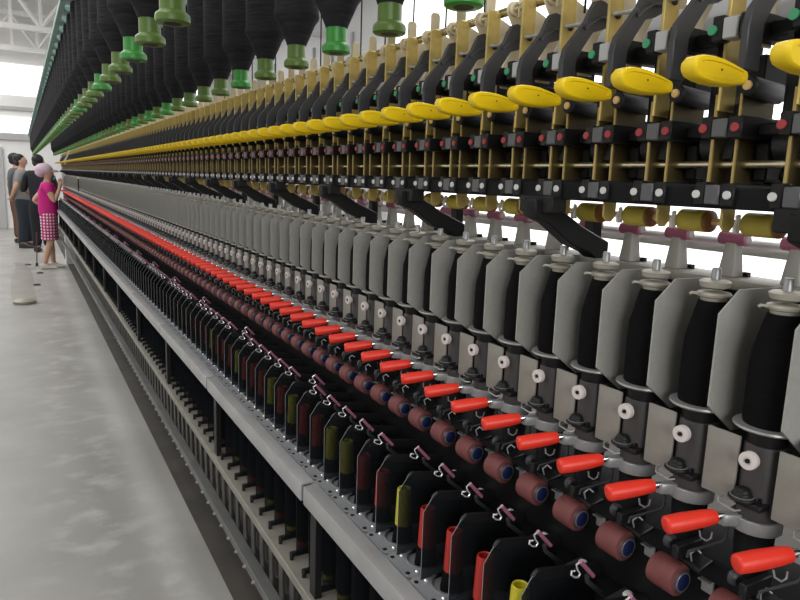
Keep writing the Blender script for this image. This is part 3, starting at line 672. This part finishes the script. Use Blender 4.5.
def person(loc, facing, h, lab, J, shirt, trousers, shoes, hair, extra=None):
    """J: arm joints (elbow, wrist) per side in body axes: +x forward, +y left, z up; fractions of the height h"""
    root = props(link('person', None, loc=loc), lab, 'person', None); root.rotation_euler = (0, 0, facing)
    S = lambda v: (v[0] * h, v[1] * h, v[2] * h)
    V, E, R, add = chain_builder()
    add([(S((0, 0, .53)), .062 * h)])
    chest = add([(S((0, 0, .62)), .062 * h), (S((.0, 0, .72)), .07 * h), (S((0, 0, .80)), .064 * h)], 0)
    neck = add([(S((0, 0, .845)), .035 * h), (S((.012, 0, .875)), .034 * h)], chest)
    add([(S((.014, 0, .905)), (.052 * h, .047 * h)), (S((.012, 0, .945)), (.060 * h, .050 * h)), (S((.005, 0, .975)), (.045 * h, .042 * h))], neck)
    nose = add([(S((.056, 0, .916)), .010 * h), (S((.068, 0, .906)), .007 * h)], len(V) - 3)
    tops = {}
    for sgn, nm in ((1, 'L'), (-1, 'R')):
        el, wr, hd = J[nm]
        w = add([(S((0, .09 * sgn, .795)), .040 * h), (S((0, .115 * sgn, .785)), .036 * h), (S(el), .027 * h), (S(wr), .017 * h)], chest)
        hv = Vector(S(hd)) - Vector(S(wr)); hv.normalize(); side = hv.cross(Vector((.2, .3, 1))).normalized()
        pm = add([(tuple(Vector(S(wr)) + hv * .03 * h), (.020 * h, .014 * h)), (tuple(Vector(S(wr)) + hv * .05 * h), (.022 * h, .013 * h))], w)
        nrm = hv.cross(side)
        for q in range(4):
            off = side * ((q - 1.5) * .0115 * h); ln = (.035, .042, .039, .030)[q] * h; b0 = Vector(V[pm]) + off * .9
            add([(tuple(b0 + hv * .012 * h), .0058 * h), (tuple(b0 + hv * (.012 * h + ln * .5)), .0053 * h), (tuple(b0 + hv * (.012 * h + ln) + nrm * .008 * h), .0045 * h)], pm)
        add([(tuple(Vector(V[pm - 1]) + side * -.022 * h + hv * .012 * h), .0065 * h), (tuple(Vector(V[pm - 1]) + side * -.033 * h + hv * .032 * h), .0055 * h)], pm - 1)
        hx, kx, fx = J['leg' + nm]
        a = add([(S((0, .05 * sgn, .49)), .060 * h), (S((kx, .05 * sgn, .285)), .036 * h), (S((kx * .4 + fx * .6, .05 * sgn, .17)), .032 * h), (S((fx, .05 * sgn, .045)), .022 * h)], 0)
        add([(S((fx + .05, .055 * sgn, .018)), (.02 * h, .016 * h)), (S((fx + .09, .058 * sgn, .014)), (.018 * h, .012 * h))], a)
    body = skin_obj('body', V, E, R, 'skin', root)
    # shirt
    V, E, R, add = chain_builder()
    add([(S((0, 0, .455)), (.094 * h, .108 * h))])
    c = add([(S((0, 0, .60)), (.098 * h, .106 * h)), (S((0, 0, .70)), (.098 * h, .112 * h)), (S((0, 0, .79)), (.078 * h, .100 * h))], 0)
    add([(S((0, 0, .835)), .045 * h)], c)
    for sgn, nm in ((1, 'L'), (-1, 'R')):
        el = Vector(J[nm][0]); s0 = Vector((0, .112 * sgn, .785)); wr = Vector(J[nm][1]); f = shirt[1]
        pts = [(S((0, .085 * sgn, .795)), .052 * h), (S(s0), .047 * h), (S(s0.lerp(el, min(f, 1) * .95)), .038 * h)]
        if f > 1: pts.append((S(el.lerp(wr, f - 1)), .028 * h))
        add(pts, c)
    skin_obj('shirt', V, E, R, shirt[0], root)
    if trousers[1] == 'skirt':
        mb = MB(); n = 24; vs = []; fs = []; prof = [(.565, .08, .09), (.52, .080, .105), (.45, .078, .115), (.36, .076, .108), (.285, .078, .108)]
        for z, rx, ry in prof:
            for i in range(n): th = 2 * math.pi * i / n; vs.append((rx * h * math.cos(th), ry * h * math.sin(th), z * h))
        for j in range(len(prof) - 1):
            for i in range(n): q = (i + 1) % n; fs.append((j * n + i, j * n + q, (j + 1) * n + q, (j + 1) * n + i))
        fs.append(tuple(range(n - 1, -1, -1)))
        mb.add(vs, fs); link('skirt', to_mesh('skirt', [(mb, trousers[0])], scale=1), root)
    else:
        V, E, R, add = chain_builder(); add([(S((0, 0, .58)), (.080 * h, .090 * h))]); add([(S((0, 0, .50)), (.09 * h, .10 * h))], 0)
        for sgn, nm in ((1, 'L'), (-1, 'R')):
            hx, kx, fx = J['leg' + nm]
            add([(S((0, .052 * sgn, .45)), .074 * h), (S((kx, .052 * sgn, .285)), .058 * h), (S((fx, .052 * sgn, .055)), .046 * h)], 1)
        skin_obj('trousers', V, E, R, trousers[0], root)
    for sgn, nm in ((1, 'L'), (-1, 'R')):
        fx = J['leg' + nm][2]
        mb = MB(.012, 2).prism([(fx - .04, .005), (fx - .042, .05), (fx + .0, .058), (fx + .05, .036), (fx + .105, .026), (fx + .112, .004)], 'XZ', .055 * sgn - .026, .055 * sgn + .026)
        mb.v = [v * h for v in mb.v]; mb.bevel *= h; link('shoe', to_mesh('shoe', [(mb, shoes)], scale=1), root)
    if hair:
        link('hair', ellipsoid('hair', [((-.016, 0, .952), (.060, .056, .054)), ((-.030, 0, .915), (.038, .050, .04))], h, 'hair_black'), root)
    for sgn in (1, -1):
        eb = MB().lathe([(-.004, .002), (0, .0055), (.004, .002)], (.060, .022 * sgn, .938), (1, 0, 0), 8); eb.v = [v * h for v in eb.v]
        link('eye', to_mesh('eye', [(eb, 'hair_black')], scale=1), root)
        er = MB().lathe([(0, .006), (.006, .014), (.01, .010)], (.0, .048 * sgn, .925), (0, sgn, 0), 10); er.v = [v * h for v in er.v]
        link('ear', to_mesh('ear', [(er, 'skin')], scale=1), root)
    mo = MB(.001, 1).box(.064, .068, -.014, .014, .896, .900); mo.v = [v * h for v in mo.v]; link('mouth', to_mesh('mouth', [(mo, 'cap_red')], scale=1), root)
    return root
stand = {'legL': (0, .01, 0), 'legR': (0, .005, -.01)}
hw = 1.535
wm = person(W(4.5, 151.6, FLOOR), math.radians(0), hw, 'person in pink shirt, checked skirt and lilac cap, reaching toward the machine',
    {'R': ((.05, -.14, .655), (.10, -.11, .78), (.112, -.10, .87)), 'L': ((-.125, .15, .655), (-.02, .16, .60), (.03, .14, .58)), 'legL': (0, .0, .02), 'legR': (0, .01, -.06)},
    ('pink_cloth', .62), ('check_cloth', 'skirt'), 'shoe_white', False)
link('cap', ellipsoid('cap', [((-.022, 0, .958), (.080, .072, .060)), ((-.05, 0, .93), (.05, .06, .045)), ((.060, 0, .945), (.050, .050, .012))], hw, 'cap_lilac'), wm)['label'] = 'lilac work cap'
V, E, R, add = chain_builder(); add([((.055 * hw, 0, .885 * hw), (.022 * hw, .034 * hw)), ((.075 * hw, 0, .878 * hw), (.016 * hw, .026 * hw))]); skin_obj('face_mask', V, E, R, 'mask_blue', wm, sub=1, label='blue face mask at the chin')
V, E, R, add = chain_builder(); add([((-.03 * hw, 0, .90 * hw), (.035 * hw, .045 * hw)), ((-.02 * hw, 0, .93 * hw), (.05 * hw, .05 * hw))]); skin_obj('hair', V, E, R, 'hair_black', wm, sub=1)
person(W(3.8, 182.2, FLOOR), math.radians(75), 1.72, 'person in black shirt and black trousers standing behind the pink-shirted person',
    {'R': ((.05, -.15, .64), (.12, -.06, .60), (.16, -.02, .60)), 'L': ((.02, .16, .63), (.10, .10, .58), (.14, .06, .57)), **stand}, ('black_cloth', 1.1), ('black_cloth', 'long'), 'shoe_dark', True)
person(W(.2, 193, FLOOR), math.radians(-5), 1.73, 'person in grey t-shirt and dark jeans with hands behind the back',
    {'R': ((-.05, -.15, .645), (-.10, -.05, .545), (-.11, .02, .52)), 'L': ((-.05, .15, .645), (-.10, .06, .55), (-.12, .0, .535)), 'legL': (0, .02, .04), 'legR': (0, .0, -.02)}, ('grey_cloth', .7), ('denim_dark', 'long'), 'shoe_dark', True)
person(W(-.9, 204, FLOOR), math.radians(20), 1.76, 'person in dark clothes mostly hidden behind the grey t-shirt',
    {'R': ((-.03, -.15, .645), (.0, -.14, .50), (.02, -.13, .46)), 'L': ((-.03, .15, .645), (.0, .15, .50), (.02, .14, .46)), **stand}, ('charcoal_paint', .8), ('brown_cloth', 'long'), 'shoe_dark', True)
t = props(link('cane', None, loc=W(1.94, 155.5, FLOOR)), 'thin reddish-brown stick standing on the floor beside the pink-shirted person', 'stick')
link('shaft', to_mesh('shaft', [(MB().cyl((0, 0, .03), (.02, .04, .52), .008, .009, n=8), 'cane_brown')], scale=1), t)
link('rubber_tip', to_mesh('rubber_tip', [(MB().cyl((0, 0, 0), (0, 0, .05), .02, .016, n=8), 'hair_black')], scale=1), t)
bg = MB().lathe([(0, .10), (.02, .125), (.1, .115), (.3, .105), (.38, .07), (.41, .05), (.46, .075), (.47, .06)], (0, 0, 0), n=20)
for v in bg.v: v.x += .012 * math.sin(v.z * 40 + v.y * 30); v.y += .012 * math.cos(v.z * 33 + v.x * 20)
t = props(link('plastic_bag', None, loc=W(-.5, 112.3, FLOOR)), 'cloudy clear plastic bag standing alone on the aisle floor', 'bag')
link('film', to_mesh('film', [(bg, 'clear_bag')], scale=1), t)
link('waste', to_mesh('waste', [(MB().lathe([(.004, .11), (.03, .118), (.045, .09), (.05, .02)], (0, 0, 0), n=16), 'rail_beige')], scale=1), t)
for x, y, lab in ((.33, 157.6, 'dark scrap on the floor left of the brown stick tip'), (2.24, 144.7, 'dark scrap on the floor just in front of the brown stick'), (1.44, 129.6, 'dark scrap on the floor midway between plastic bag and machine')):
    props(link('floor_scrap', to_mesh('floor_scrap', [(MB().lathe([(0, .04), (.012, .045), (.02, .015)], (0, 0, 0), n=7), 'debris')], scale=1), loc=W(x, y, FLOOR)), lab, 'scrap', 'floor scraps')

# ================================================================== light
w = bpy.data.worlds.new('world'); SC.world = w; w.use_nodes = True
w.node_tree.nodes['Background'].inputs[0].default_value = (1, 1, 1, 1); w.node_tree.nodes['Background'].inputs[1].default_value = .12
def area(name, loc, target, sx, sy, power, col=(1, 1, 1)):
    l = bpy.data.lights.new(name, 'AREA'); l.shape = 'RECTANGLE'; l.size = sx; l.size_y = sy; l.energy = power; l.color = col
    o = link(name, l, loc=loc); o.rotation_euler = (Vector(target) - Vector(loc)).to_track_quat('-Z', 'Y').to_euler(); return o
for y in (1.0, 5.0, 9.0, 13.0, 17.0): area('aisle_fill', (-1.6, y, 4.6), (-1.6, y, 0), 1.2, 2.4, 54)  # unseen overhead area lights, added to brighten the aisle and floor
for y in (2.0, 7.0, 12.0): area('side_fill', (-5.6, y, 2.8), (0, y, 1.2), 4.0, 2.0, 15)  # unseen fill from the left, added; no window is built there
for y in (3, 9, 15): area('rear_overhead_light', (3.0, y, 4.6), (3.0, y, 0), 1.0, 3.0, 60)  # unseen overhead area lights above the space behind the machine
area('back_window_light', (-.6, -3.2, 2.3), (.9, 3.0, 1.3), 3.0, 1.6, 90)

vs = SC.view_settings; vs.view_transform = 'Standard'; vs.look = 'None'; vs.exposure = 0.18; vs.gamma = 1.0; vs.use_curve_mapping = False
